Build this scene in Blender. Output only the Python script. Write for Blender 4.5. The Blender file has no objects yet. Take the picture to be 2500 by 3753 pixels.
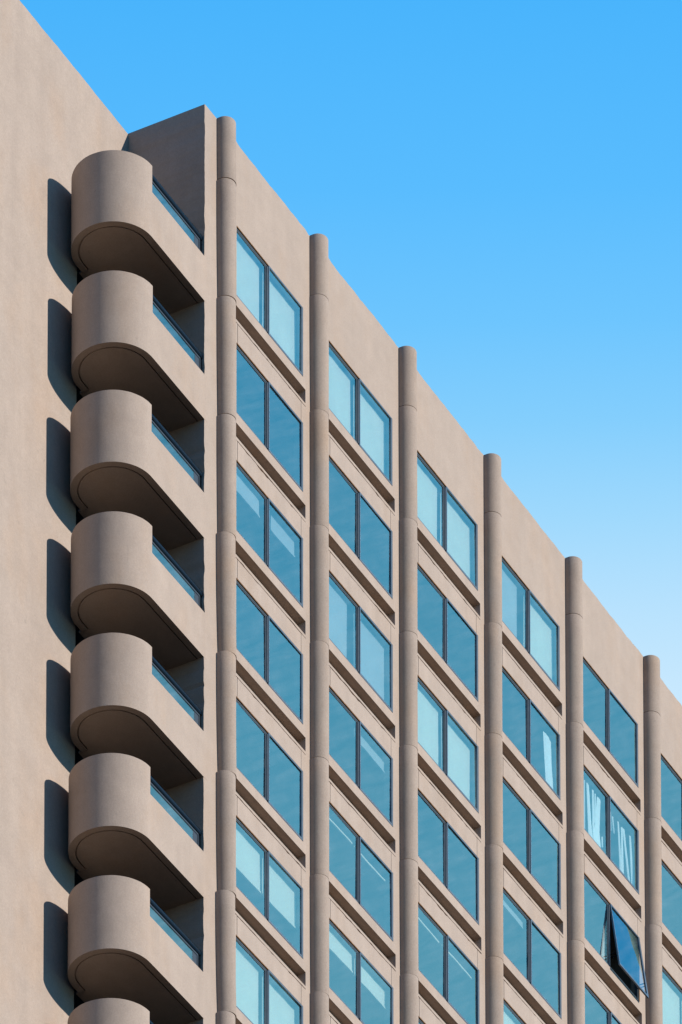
import bpy, math, random
from mathutils import Vector, Matrix
R = math.radians
random.seed(7)
S = bpy.context.scene
COL = S.collection

# ------------------------------------------------------------------ dimensions (metres, z measured down from the roof line)
ZR = 124.3                 # roof line above the ground
H = 3.0                    # storey height
B = 4.471                  # bay width
CR = 0.256                # column radius
D = 2.09                   # depth of the set-back wall behind the window wall
XF = -0.865                # free edge of the window wall
BAYS = 7
ROWS = [8, 8, 7, 6, 5, 4, 3]
W0, W1, WT, WB = 0.64, 3.845, -2.12, -3.93      # window opening
S0, S1, ST, SB = 0.44, 3.96, -4.19, -4.54     # slot below the sill
LIP = -4.612
P0, P1 = 0.70, 3.735                           # spandrel panel
NXT = WT - H
SUN_EL, SUN_AZ = R(18.8), R(-79.7)             # direction towards the sun

def srgb(r, g, b):
    f = lambda c: (c/255/12.92) if c/255 <= 0.04045 else ((c/255+0.055)/1.055)**2.4
    return (f(r), f(g), f(b), 1.0)

# ------------------------------------------------------------------ materials
def newmat(name):
    m = bpy.data.materials.new(name); m.use_nodes = True
    nt = m.node_tree; nt.nodes.clear()
    out = nt.nodes.new('ShaderNodeOutputMaterial')
    return m, nt, out

def N(nt, t, **kw):
    n = nt.nodes.new(t)
    for k, v in kw.items(): setattr(n, k, v)
    return n

def math_node(nt, op, a, b=None, c=None):
    n = N(nt, 'ShaderNodeMath', operation=op)
    for i, v in enumerate((a, b, c)):
        if v is None: continue
        if isinstance(v, (int, float)): n.inputs[i].default_value = v
        else: nt.links.new(v, n.inputs[i])
    return n.outputs[0]

def mixcol(nt, fac, a, b, blend='MIX'):
    n = N(nt, 'ShaderNodeMix', data_type='RGBA', blend_type=blend)
    for s, v in ((n.inputs[0], fac), (n.inputs[6], a), (n.inputs[7], b)):
        if isinstance(v, (int, float)): s.default_value = v
        elif isinstance(v, tuple): s.default_value = v
        else: nt.links.new(v, s)
    return n.outputs[2]

def noise(nt, vec, scale, detail=4, rough=0.55, mapping=None):
    if mapping:
        mp = N(nt, 'ShaderNodeMapping'); mp.inputs['Scale'].default_value = mapping
        nt.links.new(vec, mp.inputs['Vector']); vec = mp.outputs[0]
    n = N(nt, 'ShaderNodeTexNoise'); n.inputs['Scale'].default_value = scale
    n.inputs['Detail'].default_value = detail; n.inputs['Roughness'].default_value = rough
    nt.links.new(vec, n.inputs['Vector'])
    return n.outputs['Fac']

def rng(nt, v, a, b, c, d, smooth=False):
    n = N(nt, 'ShaderNodeMapRange'); n.clamp = True
    if smooth: n.interpolation_type = 'SMOOTHSTEP'
    nt.links.new(v, n.inputs['Value'])
    for k, x in zip(('From Min', 'From Max', 'To Min', 'To Max'), (a, b, c, d)): n.inputs[k].default_value = x
    return n.outputs['Result']

def concrete(name, base=(0.3582, 0.2791, 0.2231, 1), streak=1.0, grain=1.0, stain=(0.3743, 0.2469, 0.1593, 1), stain_amt=0.26):
    m, nt, out = newmat(name)
    geo = N(nt, 'ShaderNodeNewGeometry'); P = geo.outputs['Position']
    big = rng(nt, noise(nt, P, 0.55, 5), 0.3, 0.7, 0.96, 1.035)
    mid = rng(nt, noise(nt, P, 2.6, 5, 0.6), 0.3, 0.7, 0.95, 1.045)
    st = rng(nt, noise(nt, P, 1.0, 5, 0.6, (2.6, 2.6, 0.16)), 0.3, 0.7, 1-0.075*streak, 1+0.05*streak)
    fine = rng(nt, noise(nt, P, 26, 3, 0.7), 0.3, 0.7, 1-0.075*grain, 1+0.065*grain)
    speck = rng(nt, noise(nt, P, 70, 2, 0.6), 0.3, 0.7, 1-0.06*grain, 1+0.05*grain)
    k = math_node(nt, 'MULTIPLY', math_node(nt, 'MULTIPLY', big, mid), math_node(nt, 'MULTIPLY', st, math_node(nt, 'MULTIPLY', fine, speck)))
    warm = rng(nt, noise(nt, P, 0.8, 4, 0.6, (1, 1, 0.5)), 0.47, 0.72, 0.0, stain_amt, True)
    c = mixcol(nt, warm, base, stain)
    # small pits and grey spots
    pits = rng(nt, noise(nt, P, 5.5, 2, 0.5), 0.70, 0.78, 0.0, 0.30, True)
    c = mixcol(nt, pits, c, (0.21, 0.175, 0.147, 1))
    # dark run-off streaks
    run = rng(nt, noise(nt, P, 1.0, 3, 0.55, (5.0, 5.0, 0.22)), 0.60, 0.80, 0.0, 0.20*streak, True)
    c = mixcol(nt, run, c, (0.23, 0.19, 0.162, 1))
    cc = N(nt, 'ShaderNodeVectorMath', operation='SCALE'); nt.links.new(c, cc.inputs[0]); nt.links.new(k, cc.inputs['Scale'])
    bs = N(nt, 'ShaderNodeBsdfPrincipled'); nt.links.new(cc.outputs[0], bs.inputs['Base Color'])
    bs.inputs['Roughness'].default_value = 0.92; bs.inputs['Specular IOR Level'].default_value = 0.15
    hsum = math_node(nt, 'ADD', math_node(nt, 'MULTIPLY', noise(nt, P, 45, 4, 0.7), 0.35), math_node(nt, 'MULTIPLY', noise(nt, P, 1.7, 3), 1.0))
    bp = N(nt, 'ShaderNodeBump'); bp.inputs['Strength'].default_value = 0.30; bp.inputs['Distance'].default_value = 0.035
    nt.links.new(hsum, bp.inputs['Height']); nt.links.new(bp.outputs[0], bs.inputs['Normal'])
    nt.links.new(bs.outputs[0], out.inputs['Surface'])
    return m

def plain(name, col, rough=0.5, metal=0.0, spec=0.5, var=0.08, scale=8, bump=0.0):
    m, nt, out = newmat(name)
    geo = N(nt, 'ShaderNodeNewGeometry'); P = geo.outputs['Position']
    k = rng(nt, noise(nt, P, scale, 4), 0.3, 0.7, 1-var, 1+var)
    cc = N(nt, 'ShaderNodeVectorMath', operation='SCALE'); cc.inputs[0].default_value = col[:3]; nt.links.new(k, cc.inputs['Scale'])
    bs = N(nt, 'ShaderNodeBsdfPrincipled'); nt.links.new(cc.outputs[0], bs.inputs['Base Color'])
    bs.inputs['Roughness'].default_value = rough; bs.inputs['Metallic'].default_value = metal
    bs.inputs['Specular IOR Level'].default_value = spec
    nt.links.new(bs.outputs[0], out.inputs['Surface'])
    return m

def glass(name, refl, rcol, tcol, veil=0.05):
    """coated window glass: a fixed share is mirrored, the rest passes through tinted; a faint diagonally streaked diffuse layer lies over it"""
    m, nt, out = newmat(name)
    geo = N(nt, 'ShaderNodeNewGeometry'); P = geo.outputs['Position']
    gl = N(nt, 'ShaderNodeBsdfGlossy'); gl.inputs['Color'].default_value = rcol; gl.inputs['Roughness'].default_value = 0.015
    bp = N(nt, 'ShaderNodeBump'); bp.inputs['Strength'].default_value = 0.05; bp.inputs['Distance'].default_value = 0.03
    nt.links.new(noise(nt, P, 1.6, 2), bp.inputs['Height']); nt.links.new(bp.outputs[0], gl.inputs['Normal'])
    tr = N(nt, 'ShaderNodeBsdfTransparent'); tr.inputs['Color'].default_value = tcol
    mx = N(nt, 'ShaderNodeMixShader'); mx.inputs[0].default_value = refl
    nt.links.new(tr.outputs[0], mx.inputs[1]); nt.links.new(gl.outputs[0], mx.inputs[2])
    df = N(nt, 'ShaderNodeBsdfDiffuse'); df.inputs['Color'].default_value = (0.5, 0.56, 0.58, 1)
    rot = N(nt, 'ShaderNodeVectorRotate', rotation_type='Y_AXIS'); rot.inputs['Angle'].default_value = R(38)
    nt.links.new(P, rot.inputs['Vector'])
    d1 = rng(nt, noise(nt, rot.outputs[0], 1.0, 4, 0.6, (0.5, 1.0, 5.0)), 0.35, 0.75, 0.0, 1.0)
    d2 = rng(nt, noise(nt, P, 1.3, 3), 0.3, 0.7, 0.3, 1.0)
    f = math_node(nt, 'MULTIPLY', math_node(nt, 'MULTIPLY', d1, d2), veil)
    m2 = N(nt, 'ShaderNodeMixShader'); nt.links.new(f, m2.inputs[0])
    nt.links.new(mx.outputs[0], m2.inputs[1]); nt.links.new(df.outputs[0], m2.inputs[2])
    nt.links.new(m2.outputs[0], out.inputs['Surface'])
    return m

M_WALL = concrete('wall_plaster', streak=0.55, grain=1.15)
M_COLUMN = concrete('precast_concrete', base=(0.3215, 0.2479, 0.1966, 1), streak=1.2, grain=1.3, stain_amt=0.45)
M_BALC = concrete('balcony_plaster', base=(0.3663, 0.2837, 0.2260, 1), streak=0.6, grain=1.1)
M_PANEL = concrete('spandrel_concrete', base=(0.3663, 0.2853, 0.2288, 1), streak=0.9, stain=(0.3186, 0.2150, 0.1434, 1))
M_FRAME = plain('window_aluminium', (0.085, 0.108, 0.132), 0.45, 0.15, 0.5, 0.1)
M_SASH = plain('sash_aluminium', (0.12, 0.155, 0.19), 0.3, 0.5, 0.5, 0.1)
M_SEAL = plain('rusty_sealant', (0.30, 0.155, 0.075), 0.9, 0, 0.1, 0.35, 5)
M_RAIL = plain('dark_rail_metal', (0.003, 0.005, 0.008), 0.22, 0.0, 0.12, 0.1)
M_RAILG = plain('grey_rail_metal', (0.038, 0.048, 0.060), 0.4, 0.4, 0.5, 0.1)
M_BLIND = plain('white_blind_fabric', (0.74, 0.70, 0.61), 0.9, 0, 0.1, 0.04, 2)
M_SHADE = plain('grey_blind_fabric', (0.42, 0.44, 0.46), 0.9, 0, 0.1, 0.07, 1.5)
M_CURT = plain('white_curtain_fabric', (0.86, 0.86, 0.86), 0.9, 0, 0.1, 0.05, 3)
M_ROOM = plain('room_paint', (0.22, 0.21, 0.20), 0.9, 0, 0.1, 0.1, 0.8)
M_FLOOR = plain('bounce_cut_floor', (0.05, 0.045, 0.04), 0.7, 0, 0.3, 0.1)  # unseen balcony floor, made dark to cut bounce onto the underside above
M_LOGGIA = plain('recess_glazing_shade', (0.015, 0.02, 0.026), 0.3, 0, 0.4, 0.1)  # door glazing and slabs near-black: the recess shade is put into the colour
M_ROOF = plain('roof_felt', (0.16, 0.15, 0.14), 0.95, 0, 0.1, 0.15, 2)
M_GROUND = plain('paving', (0.045, 0.038, 0.032), 0.95, 0, 0.1, 0.25, 0.05)
M_PANE = glass('blue_window_glass', 0.47, (0.41, 0.89, 0.94, 1), (0.86, 0.93, 0.91, 1), 0.085)
M_BGLASS = glass('blue_balustrade_glass', 0.36, (0.50, 0.82, 0.80, 1), (0.30, 0.55, 0.65, 1), 0.14)

# ------------------------------------------------------------------ mesh helper
class MB:
    def __init__(s): s.v = []; s.f = []; s.sm = []; s.mi = []
    def pt(s, x, y, z): s.v.append((x, y, z)); return len(s.v)-1
    def face(s, pts, smooth=False, mi=0):
        s.f.append([s.pt(*p) for p in pts]); s.sm.append(smooth); s.mi.append(mi)
    def idx(s, ids, smooth=False, mi=0):
        s.f.append(list(ids)); s.sm.append(smooth); s.mi.append(mi)
    def box(s, x0, x1, y0, y1, z0, z1, mi=0):
        if z0 > z1: z0, z1 = z1, z0
        a = [s.pt(*p) for p in ((x0,y0,z0),(x1,y0,z0),(x1,y1,z0),(x0,y1,z0),(x0,y0,z1),(x1,y0,z1),(x1,y1,z1),(x0,y1,z1))]
        for q in ((0,3,2,1),(4,5,6,7),(0,1,5,4),(1,2,6,5),(2,3,7,6),(3,0,4,7)):
            s.idx([a[i] for i in q], mi=mi)
    def grid(s, rows, smooth=False, mi=0):
        """rows: list of equal-length point lists; neighbouring rows are joined by quads"""
        ids = [[s.pt(*p) for p in r] for r in rows]
        for a, b in zip(ids, ids[1:]):
            for i in range(len(a)-1): s.idx((a[i], a[i+1], b[i+1], b[i]), smooth, mi)
    def build(s, name, mat, parent=None, loc=(0, 0, 0)):
        me = bpy.data.meshes.new(name); me.from_pydata(s.v, [], s.f); me.update()
        for p, sm, mi in zip(me.polygons, s.sm, s.mi): p.use_smooth = sm; p.material_index = mi
        for mm in (mat if isinstance(mat, (list, tuple)) else [mat]): me.materials.append(mm)
        o = bpy.data.objects.new(name, me); COL.objects.link(o)
        o.location = loc
        if parent is not None: o.parent = parent
        return o

def copy_tree(o, parent, loc):
    c = o.copy(); COL.objects.link(c); c.parent = parent; c.location = loc
    for ch in list(o.children):
        d = ch.copy(); COL.objects.link(d); d.parent = c
    return c

class Wob:
    """smooth one-dimensional irregularity for plaster edges"""
    def __init__(s, amp, seed, chips=0.0):
        r = random.Random(seed); s.k = [(amp*a, f, r.uniform(0, 6.28)) for a, f in ((0.5, 1.7), (0.35, 5.3), (0.25, 13.0), (0.18, 31.0))]
        s.ch = [(r.uniform(-33, 31), r.uniform(0.04, 0.14), chips*r.uniform(0.3, 1)) for _ in range(60)] if chips else []
    def __call__(s, t):
        v = sum(a*math.sin(f*t+p) for a, f, p in s.k)
        for c, w, a in s.ch: v -= a*math.exp(-((t-c)/w)**2)
        return v

def lin(a, b, n): return [a+(b-a)*i/n for i in range(n+1)]

# ------------------------------------------------------------------ the building
bld = bpy.data.objects.new('tower_building', None); COL.objects.link(bld)
bld['label'] = 'tall beige concrete tower with rounded balconies, half-round columns and blue glass windows'
bld['category'] = 'building'
TOP = (0, 0, ZR)

# --- window wall: free edge, parapet, piers and the bands between windows
w = MB()
ZB = -34.0
ej, ej2 = Wob(0.009, 3, 0.035), Wob(0.006, 4, 0.012)
zs = lin(-0.012, -14.0, 420) + lin(-14.0, ZB, 240)[1:]
edge = [(XF - ej(z)*1.0, max(0.0, -ej2(z)*0.6), z) for z in zs]
# rounded-off worn top corner
edge[0] = (XF+0.03, 0.02, -0.03)
w.grid([[(XF-ej(z), D, z if i else -0.0) for i, z in enumerate(zs)], edge])            # shaded flank
w.grid([edge, [(XF+0.03-ej(z)*0.3, 0.0, z if i else -0.035) for i, z in enumerate(zs)]])
w.grid([[(XF+0.03-ej(z)*0.3, 0.0, z if i else -0.035) for i, z in enumerate(zs)], [(-0.15, 0.0, z if i else -0.02) for i, z in enumerate(zs)]])
# top of the flank wall
tj = Wob(0.016, 8, 0.02)
w.face([(XF, D, 0), (XF+0.03, 0.02, -0.03), (-0.15, 0.0, -0.02), (-0.15, D, 0)])
# parapet of every bay (front face with an uneven plaster edge, top and back)
for n in range(BAYS):
    xs = lin(n*B-0.15 if n == 0 else n*B, (n+1)*B, 90)
    rise = lambda x: 0.09*math.exp(-max(0.0, x-n*B-0.55)/0.10) if x > n*B+0.3 else 0.0   # plaster swept up against the column
    up = [(x, 0.0, tj(x)-0.006+rise(x)) for x in xs]
    w.grid([up, [(x, 0.0, WT) for x in xs]])
    w.grid([[(x, 0.30, tj(x)+rise(x)) for x in xs], up])
    w.grid([[(x, 0.30, -0.9) for x in xs], [(x, 0.30, tj(x)+rise(x)) for x in xs]])
    x0 = n*B; K = ROWS[n]
    bottom = WT-H*K
    w.box(x0, x0+S0, 0, 0.25, WT, bottom); w.box(x0+S1, x0+B, 0, 0.25, WT, bottom)
    w.box(x0+S0, x0+S1, 0.0, 0.25, bottom, ZB)
    w.box(x0, x0+S0, 0.0, 0.25, bottom, ZB); w.box(x0+S1, x0+B, 0.0, 0.25, bottom, ZB)
    for k in range(K):
        z = -H*k
        w.box(x0+S0, x0+W0, 0, 0.25, z+WT, z+WB); w.box(x0+W1, x0+S1, 0, 0.25, z+WT, z+WB)   # beside the window
        w.box(x0+S0, x0+S1, 0.235, 0.25, z+ST, z+SB)                                         # back of the slot
        w.box(x0+S0, x0+P0-0.016, 0, 0.25, z+LIP-0.018, z+NXT)                               # beside the spandrel panel
        w.box(x0+P1+0.018, x0+S1, 0, 0.25, z+LIP-0.018, z+NXT)
        w.box(x0+P0-0.016, x0+P1+0.018, 0.05, 0.25, z+LIP-0.018, z+NXT)                      # behind it
        w.box(x0+S0, x0+S1, 0.035, 0.25, z+LIP, z+LIP-0.018)                                 # bed of the joint
        # lip under the slot: irregular lower edge
        lj = Wob(0.007, 100*n+k, 0.022)
        xs = lin(x0+S0, x0+S1, 70)
        lo = [(x, 0.0, z+LIP+max(-0.008, min(0.016, -lj(x)))) for x in xs]
        w.grid([[(x, 0.0, z+SB) for x in xs], lo])
        w.grid([[(x, 0.25, z+SB) for x in xs], [(x, 0.0, z+SB) for x in xs]])
        w.grid([lo, [(x, 0.06, z+LIP) for x in xs]])
w.box(BAYS*B, BAYS*B+0.6, 0, 0.3, 0, ZB)
w.build('window_wall', M_WALL, bld, TOP)

# --- set-back wall on the left with the balcony doors, and the plain rest of the tower
XW = -3.17
w = MB()
lj = Wob(0.012, 21)
xs = lin(-22, XF, 300)
w.grid([[(x, D, lj(x)-0.004) for x in xs], [(x, D, -2.9) for x in xs]])
w.grid([[(x, D+0.35, lj(x)) for x in xs], [(x, D, lj(x)-0.004) for x in xs]])
w.grid([[(x, D+0.35, -0.9) for x in xs], [(x, D+0.35, lj(x)) for x in xs]])
w.face([(-22, D, -2.9), (XW, D, -2.9), (XW, D, ZB), (-22, D, ZB)])
w.face([(XW, D, -2.9), (XW, D+0.3, -2.9), (XW, D+0.3, ZB), (XW, D, ZB)])               # jamb of the recess
w.face([(XW, D, -2.9), (XF, D, -2.9), (XF, D+1.6, -2.9), (XW, D+1.6, -2.9)])
w.face([(XF, D, -2.9), (XF, D+1.6, -2.9), (XF, D+1.6, ZB), (XF, D, ZB)])
w.build('setback_wall', M_WALL, bld, TOP)

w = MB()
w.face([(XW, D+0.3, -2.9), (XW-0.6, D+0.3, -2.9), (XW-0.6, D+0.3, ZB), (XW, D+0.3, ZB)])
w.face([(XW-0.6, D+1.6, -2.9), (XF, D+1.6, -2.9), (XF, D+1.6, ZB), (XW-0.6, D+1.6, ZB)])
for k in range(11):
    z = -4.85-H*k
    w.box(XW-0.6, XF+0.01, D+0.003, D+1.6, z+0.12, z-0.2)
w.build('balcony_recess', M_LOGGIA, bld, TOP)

w = MB()
w.box(-22, XF-0.001, D+0.001, 16, ZB, -ZR)
w.box(XF, BAYS*B+0.6, 0.001, 16, ZB-0.001, -ZR)
w.face([(-22, D, 0), (-22, 16, 0), (-22, 16, ZB), (-22, D, ZB)])
w.face([(-22, 16, 0), (BAYS*B+0.6, 16, 0), (BAYS*B+0.6, 16, ZB), (-22, 16, ZB)])
w.face([(BAYS*B+0.6, 0.3, 0), (BAYS*B+0.6, 16, 0), (BAYS*B+0.6, 16, ZB), (BAYS*B+0.6, 0.3, ZB)])
w.build('tower_body', M_WALL, bld, TOP)
w = MB()
w.box(-22, XF+0.3, D+0.35, 16, -0.55, -0.9); w.box(XF+0.3, BAYS*B+0.6, 0.3, 16, -0.55, -0.9)
w.build('roof', M_ROOF, bld, TOP)

# --- rooms behind the windows
w = MB()
YB = 4.2
w.face([(XF+0.3, YB, -0.9), (BAYS*B+0.6, YB, -0.9), (BAYS*B+0.6, YB, ZB), (XF+0.3, YB, ZB)])
for n in range(BAYS+1): w.box(n*B-0.08, n*B+0.08, 0.25, YB, -0.9, ZB)
for k in range(-1, 10): w.box(XF+0.3, BAYS*B+0.6, 0.25, YB, -H*k-4.15, -H*k-4.47)
w.build('room_interior', M_ROOM, bld, TOP)

# --- half-round columns in storey-high segments
JZ = -1.60
CO = 0.080                  # straight flanks before the half round
def column(n):
    m = MB(); r = random.Random(50+n)
    amp = 1.0 if n == 0 else 0.25
    kmax = ROWS[min(n, BAYS-1)]+1
    ths = lin(math.pi, 0.0, 40)
    prof = lambda u, s, z, dy=0.0: [(u-CR*s, 0.0, z)]+[(u+CR*s*math.cos(t), -CR*s*math.sin(t)-CO, z) for t in ths]+[(u+CR*s, 0.0, z)]
    ztop = 0.0
    segs = [(ztop, JZ)] + [(JZ-H*k, JZ-H*(k+1)) for k in range(kmax)]
    for i, (za, zb) in enumerate(segs):
        ua, sa = amp*r.uniform(-0.02, 0.015), 1.0+amp*r.uniform(-0.005, 0.02)
        ub, sb = amp*r.uniform(0.03, 0.10), 1.0-amp*r.uniform(0.01, 0.05)
        if i == 0: ua, sa = 0.0, 1.0; ub = 0.02*amp; sb = 1.0
        gap = 0.034 if n == 0 else 0.014
        zz = lin(za, zb+gap, 6)
        rows = []
        if True:   # softly rounded arris at the top of the segment
            e = (0.012 if n == 0 else 0.004) if i else 0.02
            rows.append(prof(ua, sa*(1-e/CR), za)); rows.append(prof(ua, sa*(1-0.3*e/CR), za-e*0.3)); rows.append(prof(ua, sa, za-e))
        for z in zz[1:]:
            t = (za-z)/(za-zb); t2 = t*t
            rows.append(prof(ua+(ub-ua)*t2, sa+(sb-sa)*t2, z))
        m.grid(rows, smooth=True)
        # flat top and bottom, and the recessed joint below
        top = prof(ua, sa*(1-e/CR), za)
        m.face(list(reversed(top)) + [])
        m.face(prof(ub, sb, zb+gap))
        g = 0.93 if n else 0.84
        m.grid([prof(ub, sb*g, zb+gap+0.001), prof(ub, sb*g, zb-0.004)], smooth=True)
    return m.build('column', M_COLUMN, bld, (n*B-0.045, 0, ZR))
for n in range(BAYS+1): column(n)

# --- balconies
CX, BR = -3.275, 1.007
BT, BL, BS = -3.27, -3.93, -5.06        # tall parapet, low parapet, underside
XS = -3.275                             # where the tall part steps down
NA = 48
def outline(o, xe=XF):
    """balcony plan offset inwards by o: front line, half circle, short return along the wall"""
    r = BR-o
    y = o if o else -0.002
    pts = [(xe+0.10 if not o else xe+0.05, y)] + [(x, y) for x in lin(xe, CX, 10)[1:-1]]
    pts += [(CX+r*math.cos(a), BR+r*math.sin(a)) for a in lin(-math.pi/2, -3*math.pi/2, NA)]
    pts += [(x, 2*BR-o) for x in lin(CX, -3.03-0.0, 2)[1:]]
    return pts
def make_balcony():
    m = MB()
    o0 = outline(0.0)
    # outer face: tall round part with an uneven rim, low straight part
    tall = [p for p in o0 if p[0] <= XS+1e-6 or p[1] > 0.5]
    low = [p for p in o0 if p[1] < 1e-3 and p[0] >= XS-1e-6]
    wj, wr = Wob(0.004, 31), Wob(0.006, 77)
    zt = lambda p: BT+wj(3*p[0]+2*p[1])*1.0
    zl = lambda p: BL+wj(2*p[0])*0.8
    zls = lin(0, 1, 5)
    rowsT = [[(p[0], p[1], zt(p)+(BS-zt(p))*t) for p in tall] for t in zls]
    m.grid(rowsT, smooth=True)
    rowsL = [[(p[0], p[1], zl(p)+(BS-zl(p))*t) for p in low] for t in zls]
    m.grid(rowsL)
    # inner face and top of the parapet
    TH = 0.13
    i0 = outline(TH)
    tallI = i0[len(low)-1:]
    m.grid([[(p[0], p[1], zt(q)) for p, q in zip(tallI, tall)], [(q[0], q[1], zt(q)) for q in tall]])
    m.grid([[(p[0], p[1], BS+0.25) for p in tallI], [(p[0], p[1], zt(q)) for p, q in zip(tallI, tall)]], smooth=True)
    lowI = i0[:len(low)]
    m.grid([[(p[0], p[1], zl(q)) for p, q in zip(lowI, low)], [(q[0], q[1], zl(q)) for q in low]])
    m.grid([[(p[0], p[1], BS+0.25) for p in lowI], [(p[0], p[1], zl(q)) for p, q in zip(lowI, low)]])
    # end of the tall part (the step) and end of the return by the wall
    m.face([(XS, 0, zt((XS, 0))), (XS, TH, zt((XS, 0))), (XS, TH, BL-0.02), (XS, 0, BL-0.02)])
    a, b = tall[-1], tallI[-1]
    m.face([(a[0], a[1], BT), (b[0], b[1], BT), (b[0], b[1], BS), (a[0], a[1], BS)])
    # floor slab
    fl = outline(TH)+[(-3.03, D), (XF, D)]
    m.face([(p[0], p[1], BS+0.25) for p in fl], mi=1)
    # underside: rim band, groove, field
    g0, g1 = outline(0.165), outline(0.190)
    def path(o):  # groove path ending with a turn towards the wall
        return outline(o)[:-1]+[(-3.03-0.0+(0.165-o), 2*BR-o), (-3.03+(0.165-o), D)]
    A = outline(0.0)+[(-3.03+0.0, D)]
    # outer rim band and the field inside it, separated by a 25 mm groove 30 mm deep
    ob = outline(0.0); ob = ob[:-1]+[(-3.03-0.165+0.165, 2*BR), (-3.03, D)]
    gb, fb = path(0.160), path(0.196)
    ex = lambda P, z: [(p[0], p[1], z) for p in P]
    m.grid([ex(ob, BS), ex(gb, BS)])
    m.grid([ex(gb, BS), ex(gb, BS+0.05)]); m.grid([ex(gb, BS+0.05), ex(fb, BS+0.05)]); m.grid([ex(fb, BS+0.05), ex(fb, BS)])
    field = fb + [(XF, D)]
    m.face(ex(list(reversed(field)), BS))
    bal = m.build('balcony', [M_BALC, M_FLOOR], bld, TOP)
    # glass balustrade on the low parapet
    y = 0.085
    g = MB(); g.box(XS+0.02, -1.21, y-0.006, y+0.006, BL-0.02, -3.575); g.build('glass_panel', M_BGLASS, bal)
    h = MB()
    hy, hz, ry, rz = y, -3.458, 0.05, 0.085
    ring = [(hy+ry*math.cos(t), hz+rz*math.sin(t)) for t in lin(0, 2*math.pi, 16)]
    h.grid([[(XS-0.15, a, b) for a, b in ring], [(-0.885, a, b) for a, b in ring]], smooth=True)
    h.face([(-0.885, a, b) for a, b in ring[:-1]])
    h.build('handrail', M_RAIL, bal)
    f = MB()
    f.box(XS+0.01, -0.975, y-0.02, y+0.02, -3.535, -3.575)
    f.box(-1.005, -0.975, y-0.02, y+0.02, -3.575, BL-0.01)
    f.box(XS+0.015, -1.21, y-0.02, y+0.02, BL+0.012, BL-0.02)
    f.build('rail_frame', M_RAILG, bal)
    p = MB(); p.box(-1.208, -1.006, y-0.008, y+0.008, -3.576, BL-0.01); p.build('end_panel', M_RAILG, bal)
    q = MB(); q.box(-0.965, XF+0.004, y-0.015, y+0.30, -3.545, BL-0.015); q.build('gap_block', M_RAIL, bal)  # dark block filling the gap between end panel and wall
    return bal
bal = make_balcony()
bal['group'] = 'rounded balconies stacked up the corner'
DX = (0, 0.035, 0.0, 0.04, 0.045, -0.015, -0.02, -0.02, 0.0)      # the cast shells are not quite plumb above each other
for k in range(1, 9): copy_tree(bal, bld, (DX[k], 0, ZR-H*k))

# --- spandrel panels
def make_panel(seed):
    m = MB(); a, b = Wob(0.007, seed, 0.028), Wob(0.003, seed+1)
    xs = lin(P0, P1, 70)
    up = [(x, -0.002, LIP-0.024+max(-0.03, min(0.008, a(x)))) for x in xs]
    m.grid([up, [(x, -0.002, NXT) for x in xs]])
    m.grid([[(x, 0.045, LIP-0.024) for x in xs], up])
    m.face([(P1, -0.002, LIP-0.024), (P1, 0.045, LIP-0.024), (P1, 0.045, NXT), (P1, -0.002, NXT)])
    m.face([(P0, 0.045, LIP-0.024), (P0, -0.002, LIP-0.024), (P0, -0.002, NXT), (P0, 0.045, NXT)])
    m.face([(P0, 0.045, NXT), (P0, -0.002, NXT), (P1, -0.002, NXT), (P1, 0.045, NXT)])
    return m.build('spandrel_panel', M_PANEL, bld, TOP)
panels = [make_panel(300+7*i) for i in range(5)]
used = set()
def place_panel(n, k):
    i = (3*n+2*k) % 5
    loc = (n*B, 0, ZR-H*k)
    if i not in used: panels[i].location = loc; used.add(i)
    else:
        c = panels[i].copy(); COL.objects.link(c); c.parent = bld; c.location = loc
for n in range(BAYS):
    for k in range(ROWS[n]): place_panel(n, k)

# --- windows
ML, MR = 2.135, 2.180       # mullion
GF = 0.062                  # plane of the fixed pane
GS = 0.022                 # plane of the sash pane
SH, SBm = WT-0.012, WB+0.012
def win_frame():
    m = MB(); y0, y1 = 0.036, 0.13; t = 0.045
    m.box(W0, W1, y0, y1, WT, WT-t); m.box(W0, W1, y0, y1, WB+t+0.035, WB)
    m.box(W0, W0+t, y0, y1, WT-t, WB+t+0.035); m.box(W1-t, W1, y0, y1, WT-t, WB+t+0.035)
    m.box(ML, MR, 0.020, y1, WT-t, WB+t+0.035)
    # glazing bead round the fixed pane, a step back from the frame
    b = 0.022; y0 = 0.048
    m.box(W0+t, ML, y0, GF, WT-t, WT-t-b); m.box(W0+t, ML, y0, GF, WB+t+0.035+b, WB+t+0.035)
    m.box(ML-b, ML, y0, GF, WT-t-b, WB+t+0.035+b)
    return m
def sash_mesh():
    m = MB(); y0, y1 = -0.006, 0.035; t = 0.038; a, b = MR-0.012, W1-0.010; tr = 0.078; tb = 0.055
    m.box(a, b, y0, y1, SH, SH-t); m.box(a, b, y0, y1, SBm+tb, SBm)
    m.box(a, a+t, y0, y1, SH-t, SBm+tb); m.box(b-tr, b, y0, y1, SH-t, SBm+tb)
    return m, (a+t, b-tr, SH-t, SBm+tb)
def seal_mesh():
    m = MB(); t = 0.016; y0, y1 = 0.003, 0.034
    m.box(W0, W1, y0, y1, WT, WT-t*0.8); m.box(W1-t, W1, y0, y1, WT-t*0.8, WB)
    return m
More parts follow.
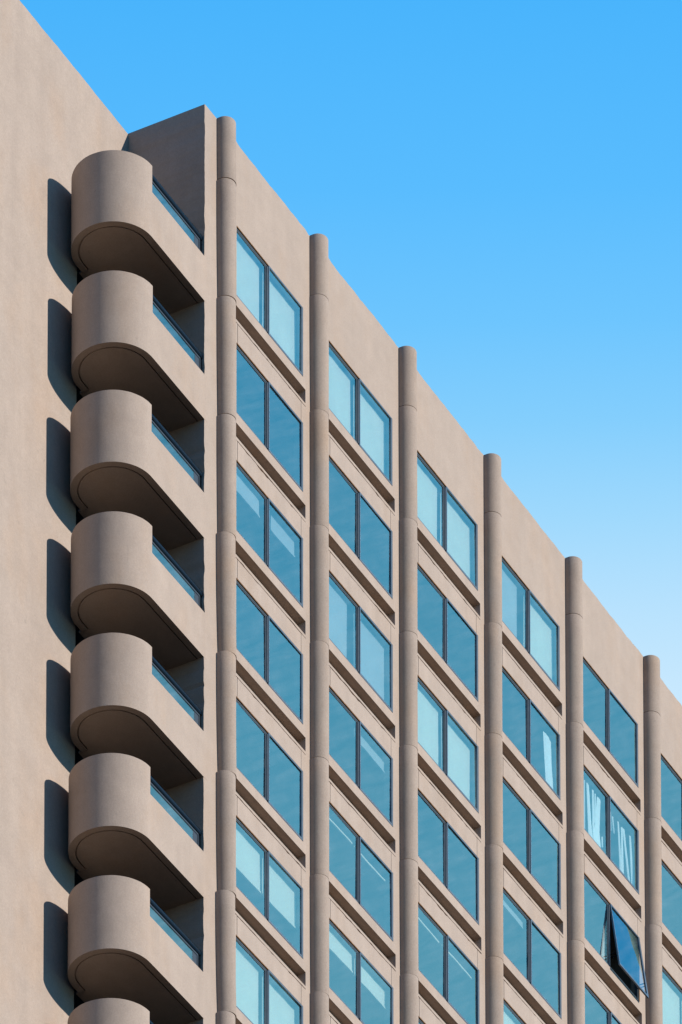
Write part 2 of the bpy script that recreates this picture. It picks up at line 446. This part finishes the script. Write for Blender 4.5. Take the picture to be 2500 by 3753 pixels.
def sill_mesh():
    m = MB(); j = Wob(0.003, 5, 0.006); xs = lin(S0, S1, 60); y0 = -0.004
    m.grid([[(x, y0, WB) for x in xs], [(x, y0, ST+min(0, -0)) for x in xs]])
    lo = [(x, y0, ST-min(0.0, j(x))*0.0) for x in xs]
    m.grid([lo, [(x, 0.24, ST) for x in xs]])
    m.grid([[(x, 0.24, WB) for x in xs], [(x, y0, WB) for x in xs]])
    m.face([(S1, y0, WB), (S1, 0.0, WB), (S1, 0.0, ST), (S1, y0, ST)]); m.face([(S0, 0, WB), (S0, y0, WB), (S0, y0, ST), (S0, 0, ST)])
    return m
def quad_xz(x0, x1, y, z0, z1):
    m = MB(); m.face([(x0, y, z1), (x1, y, z1), (x1, y, z0), (x0, y, z0)]); return m

def make_window():
    o = win_frame().build('window', M_FRAME, bld, TOP)
    sill_mesh().build('sill', M_PANEL, o)
    seal_mesh().build('sealant', M_SEAL, o)
    t = 0.045+0.022
    quad_xz(W0+0.045, ML-0.022, GF-0.004, WT-t, WB+t+0.035).build('pane', M_PANE, o)
    s, (a, b, c, d) = sash_mesh()
    so = s.build('sash', M_SASH, o)
    quad_xz(a, b, GS, c, d).build('pane', M_PANE, o)
    return o
proto = make_window()
proto['group'] = 'paired windows of the tower'

def blind(win, side, drop=1.0, mat=None, x0=None, x1=None, y=0.18, rail=True, top=-2.20):
    x0 = x0 if x0 is not None else (W0-0.03 if side == 0 else MR+0.02)
    x1 = x1 if x1 is not None else (2.075 if side == 0 else 3.795)
    z0 = top; z1 = z0-(z0+3.90)*drop
    m = MB(); xs = lin(x0, x1, 16)
    r = random.Random(int(win.location.x*10+win.location.z*7+side))
    ph = r.uniform(0, 6); tilt = r.uniform(-0.012, 0.012)
    yy = lambda x, t: y+0.012*math.sin(2.3*x+ph)*t+0.003*math.sin(9*x+ph)
    zz = lambda x, t: z0+(z1-z0)*t+tilt*(x-x0)*t
    m.grid([[(x, yy(x, t), zz(x, t)) for x in xs] for t in lin(0, 1, 6)], smooth=True)
    m.grid([[(x, yy(x, t)+0.004, zz(x, t)) for x in xs] for t in lin(0, 1, 6)], smooth=True)
    if rail and drop < 0.99:
        m.grid([[(x, yy(x, 1)-0.02, zz(x, 1)+0.005) for x in xs], [(x, yy(x, 1)-0.024, zz(x, 1)-0.02) for x in xs], [(x, yy(x, 1)-0.02, zz(x, 1)-0.04) for x in xs], [(x, yy(x, 1)+0.02, zz(x, 1)-0.04) for x in xs]])
        m.grid([[(x, yy(x, 1)+0.02, zz(x, 1)-0.04) for x in xs], [(x, yy(x, 1)+0.02, zz(x, 1)+0.005) for x in xs]])
    return m.build('blind', mat or M_BLIND, win)

def curtain(win, strips, y=0.16):
    m = MB()
    for (xa, wa, xb, wb, za, zb, dy) in strips:
        rows = []
        for t in lin(0, 1, 8):
            x, ww = xa+(xb-xa)*t, wa+(wb-wa)*t
            rows.append([(x+ww*1.18*u, y+dy-0.035*math.sin(math.pi*u)*(0.5+0.5*t), za+(zb-za)*t) for u in lin(0, 1, 8)])
        m.grid(rows, smooth=True)
    return m.build('curtain', M_CURT, win)

wins = {}
for n in range(BAYS):
    for k in range(ROWS[n]):
        loc = (n*B, 0, ZR-H*k)
        if (n, k) == (0, 0): proto.location = loc; wins[n, k] = proto
        else: wins[n, k] = copy_tree(proto, bld, loc)
W = wins
for nk in ((0,0), (1,0), (2,0)):
    blind(W[nk], 0, x1=2.03); blind(W[nk], 1)
blind(W[3,0], 0, x1=1.82, mat=M_SHADE); blind(W[3,0], 1)
blind(W[0,2], 0, drop=0.26, mat=M_SHADE, x1=2.03); blind(W[0,2], 1, drop=0.23, mat=M_SHADE, x0=2.60, x1=3.73)
blind(W[0,5], 0, drop=0.57); blind(W[0,5], 1, drop=0.54)
blind(W[0,6], 0, x1=2.02); blind(W[0,6], 1, x1=3.76)
blind(W[0,7], 0); blind(W[0,7], 1)
blind(W[1,2], 0, mat=M_SHADE, x1=1.86); blind(W[1,2], 1, mat=M_SHADE, x1=3.74)
blind(W[1,5], 0, drop=0.26); blind(W[1,5], 1, drop=0.26)
blind(W[2,2], 0, x1=2.04); blind(W[2,2], 1, x1=3.72)
for nk in ((1,4), (2,4)):
    blind(W[nk], 0, drop=0.02, top=-2.30, x1=2.06); blind(W[nk], 1, drop=0.02, top=-2.30)
blind(W[2,5], 0, x1=1.9); blind(W[3,4], 0, drop=0.8, x1=1.9)
blind(W[5,2], 0); blind(W[5,2], 1)
blind(W[3,3], 0, drop=0.10, mat=M_SHADE); blind(W[1,3], 1, drop=0.16, mat=M_SHADE)
curtain(W[3,1], [(3.196, 0.30, 3.364, 0.39, -2.34, -3.90, 0), (3.437, 0.22, 3.544, 0.22, -2.34, -3.90, 0.03)])
curtain(W[4,1], [(1.010, 0.044, 0.951, 0.072, -2.32, -3.95, 0), (1.147, 0.102, 1.269, 0.225, -2.31, -3.95, 0), (1.284, 0.058, 1.402, 0.124, -2.28, -3.95, .03),
                 (1.490, 0.080, 1.511, 0.102, -2.30, -3.95, .01), (1.653, 0.058, 1.614, 0.080, -2.31, -3.15, .02), (1.754, 0.175, 1.510, 0.273, -2.34, -3.95, 0),
                 (1.734, 0.146, 1.847, 0.183, -3.11, -3.95, .02), (2.021, 0.06, 2.019, 0.037, -3.3, -3.60, .01)])
curtain(W[4,1], [(2.497, 0.037, 2.515, 0.029, -2.33, -2.85, 0), (2.643, 0.066, 2.712, 0.037, -2.36, -2.80, .02), (2.921, 0.074, 3.066, 0.111, -2.34, -3.95, 0),
                 (3.141, 0.089, 3.161, 0.118, -2.36, -3.95, .01), (3.252, 0.111, 3.629, 0.082, -2.33, -3.95, .02), (3.598, 0.089, 3.739, 0.141, -2.34, -3.95, 0)])
curtain(W[4,2], [(2.10, 0.03, 1.87, 0.24, -2.68, -3.95, 0)])
# panes never sit in exactly the same plane: each is turned a fraction of a degree about its own middle
rp = random.Random(11)
for nk, o in W.items():
    for ch in o.children:
        if ch.name.startswith('pane') and nk != (4, 2):
            xs_ = [v.co.x for v in ch.data.vertices]; zs_ = [v.co.z for v in ch.data.vertices]
            c = Vector(((min(xs_)+max(xs_))/2, ch.data.vertices[0].co.y, (min(zs_)+max(zs_))/2))
            ch.matrix_local = Matrix.Translation(c) @ Matrix.Rotation(R(rp.uniform(-0.30, 0.30)), 4, 'X') @ Matrix.Rotation(R(rp.uniform(-0.3, 0.3)), 4, 'Z') @ Matrix.Translation(-c)
W[4,1]['label'] = 'window with draped white curtains behind both panes'
W[4,2]['label'] = 'window with its right sash tilted open'
W[2,2]['label'] = 'window with pale blinds drawn behind both panes'
W[0,5]['label'] = 'window with white blinds pulled most of the way down'

# the sash of one window is tilted out from its top edge
wo = W[4,2]
ang = R(8.4)
for ch in wo.children:
    if ch.name.startswith('sash') or (ch.name.startswith('pane') and min(v.co.x for v in ch.data.vertices) > MR-0.05):
        piv = Vector((0, 0, SH))
        ch.matrix_local = Matrix.Translation(piv) @ Matrix.Rotation(-ang, 4, 'X') @ Matrix.Translation(-piv)
m = MB()
yb = -math.sin(ang)*(SH-WB)
for x in (MR+0.05, W1-0.09):
    m.box(x, x+0.022, -0.20, 0.05, WB+0.42, WB+0.44)
    m.box(x+0.03, x+0.05, -0.17, 0.05, WB+0.36, WB+0.38)
m.build('stay_arm', M_RAIL, wo)

# --- small clips of the lightning conductor along the parapet
cm = None
for n in range(BAYS):
    for x in (0.86, 3.72):
        if cm is None:
            q = MB(); q.box(-0.028, 0.028, 0.03, 0.10, -0.03, 0.035); q.box(-0.008, 0.008, 0.05, 0.07, 0.03, 0.075)
            cm = q.build('conductor_clip', M_RAILG, bld, (n*B+x, 0, ZR))
        else:
            c = cm.copy(); COL.objects.link(c); c.parent = bld; c.location = (n*B+x, 0, ZR)

# ------------------------------------------------------------------ ground
g = MB()
g.face([(-3000, -3000, 0), (3000, -3000, 0), (3000, 3000, 0), (-3000, 3000, 0)])
go = g.build('ground', M_GROUND); go['kind'] = 'structure'

# ------------------------------------------------------------------ sky and sun
wd = bpy.data.worlds.new('World'); S.world = wd; wd.use_nodes = True
nt = wd.node_tree; nt.nodes.clear()
out = nt.nodes.new('ShaderNodeOutputWorld'); bg = nt.nodes.new('ShaderNodeBackground')
sky = nt.nodes.new('ShaderNodeTexSky'); sky.sky_type = 'NISHITA'; sky.sun_disc = False
sky.sun_elevation = SUN_EL; sky.sun_rotation = math.pi/2-SUN_AZ
sky.air_density = 1.0; sky.dust_density = 0.0; sky.ozone_density = 8.0
STR = 0.145
bg.inputs['Strength'].default_value = STR
tc = nt.nodes.new('ShaderNodeTexCoord')
sep = nt.nodes.new('ShaderNodeSeparateXYZ'); nt.links.new(tc.outputs['Generated'], sep.inputs[0])
# clear sky in the north-east quarter: deep blue overhead paling quickly into a bright bank of haze
Z0, Z1 = 0.545, 0.645
d2 = nt.nodes.new('ShaderNodeVectorMath'); d2.operation = 'DOT_PRODUCT'; nt.links.new(tc.outputs['Generated'], d2.inputs[0])
d2.inputs[1].default_value = (math.cos(R(29)), math.sin(R(29)), 0)
away = rng(nt, d2.outputs['Value'], 0.45, 0.72, 1.0, 0.0, True)
calm = math_node(nt, 'ADD', math_node(nt, 'MULTIPLY', sep.outputs[2], 0.25), 0.592*0.75)   # away from the haze bank the sky pales far more slowly
zz = N(nt, 'ShaderNodeMix', data_type='FLOAT'); nt.links.new(away, zz.inputs[0]); nt.links.new(sep.outputs[2], zz.inputs[2]); nt.links.new(calm, zz.inputs[3])
t = rng(nt, zz.outputs[0], Z0, Z1, 0.0, 1.0)
cr = nt.nodes.new('ShaderNodeValToRGB'); nt.links.new(t, cr.inputs[0])
stops = [(0.553, (216, 239, 254)), (0.571, (199, 232, 254)), (0.578, (184, 226, 254)), (0.586, (160, 217, 253)), (0.5945, (132, 206, 253)), (0.603, (110, 197, 254)), (0.614, (90, 188, 254)), (0.629, (74, 180, 252)), (0.645, (62, 172, 249))]
e = cr.color_ramp.elements
while len(e) < len(stops): e.new(0.5)
for el, (z, c) in zip(e, stops): el.position = (z-Z0)/(Z1-Z0); el.color = srgb(*c)
EXPO = 0.15
sc = nt.nodes.new('ShaderNodeVectorMath'); sc.operation = 'SCALE'; nt.links.new(cr.outputs[0], sc.inputs[0]); sc.inputs['Scale'].default_value = 1/STR/2**EXPO
dt = nt.nodes.new('ShaderNodeVectorMath'); dt.operation = 'DOT_PRODUCT'; nt.links.new(tc.outputs['Generated'], dt.inputs[0])
dt.inputs[1].default_value = (1, 0, 0)
hz = math_node(nt, 'SQRT', math_node(nt, 'MAXIMUM', math_node(nt, 'SUBTRACT', 1.0, math_node(nt, 'MULTIPLY', sep.outputs[2], sep.outputs[2])), 0.01))
mask = rng(nt, math_node(nt, 'DIVIDE', dt.outputs['Value'], hz), -0.30, 0.22, 0.0, 1.0, True)
mask = math_node(nt, 'MULTIPLY', mask, rng(nt, sep.outputs[2], 0.36, 0.52, 0.0, 1.0, True))
skyc = mixcol(nt, 1.0, sky.outputs[0], (0.50, 1.0, 1.12, 1), 'MULTIPLY')
nt.links.new(mixcol(nt, mask, skyc, sc.outputs[0]), bg.inputs['Color'])
nt.links.new(bg.outputs[0], out.inputs['Surface'])

ld = bpy.data.lights.new('sun', 'SUN'); ld.energy = 5.0; ld.angle = R(0.53); ld.color = (1.0, 0.95, 0.88)
sun = bpy.data.objects.new('sun', ld); COL.objects.link(sun)
dirv = Vector((math.cos(SUN_EL)*math.cos(SUN_AZ), math.cos(SUN_EL)*math.sin(SUN_AZ), math.sin(SUN_EL)))
sun.rotation_euler = dirv.to_track_quat('Z', 'Y').to_euler(); sun.location = (0, -60, 160)

# ------------------------------------------------------------------ camera (long lens, tilted up a little, with a rising front)
f, yaw, pit, rol = 16551.28, 1.06330368, 0.126238351, -0.000781797931
sx, sy = -12.509, 9065.841
cd = bpy.data.cameras.new('camera'); cam = bpy.data.objects.new('camera', cd); COL.objects.link(cam); S.camera = cam
cd.sensor_fit = 'VERTICAL'; cd.sensor_height = 36.0; cd.sensor_width = 24.0
cd.lens = f/2354*36.0
cd.shift_x = -sx/2354; cd.shift_y = sy/2354
cd.clip_end = 8000; cd.clip_start = 1
fw0 = Vector((math.sin(yaw), math.cos(yaw), 0)); ri = Vector((math.cos(yaw), -math.sin(yaw), 0)); up0 = Vector((0, 0, 1))
fw = fw0*math.cos(pit)+up0*math.sin(pit); up = -fw0*math.sin(pit)+up0*math.cos(pit)
r2 = ri*math.cos(rol)+up*math.sin(rol); u2 = -ri*math.sin(rol)+up*math.cos(rol)
mw = Matrix((r2, u2, -fw)).transposed().to_4x4()
mw.translation = Vector((-134.71450, -77.85168, -122.66545+ZR))
cam.matrix_world = mw

# ------------------------------------------------------------------ render settings
S.render.engine = 'CYCLES'
S.cycles.use_denoising = True
S.cycles.max_bounces = 8; S.cycles.diffuse_bounces = 4; S.cycles.transparent_max_bounces = 12
S.view_settings.view_transform = 'Standard'; S.view_settings.look = 'None'
S.view_settings.exposure = EXPO; S.view_settings.gamma = 1.0
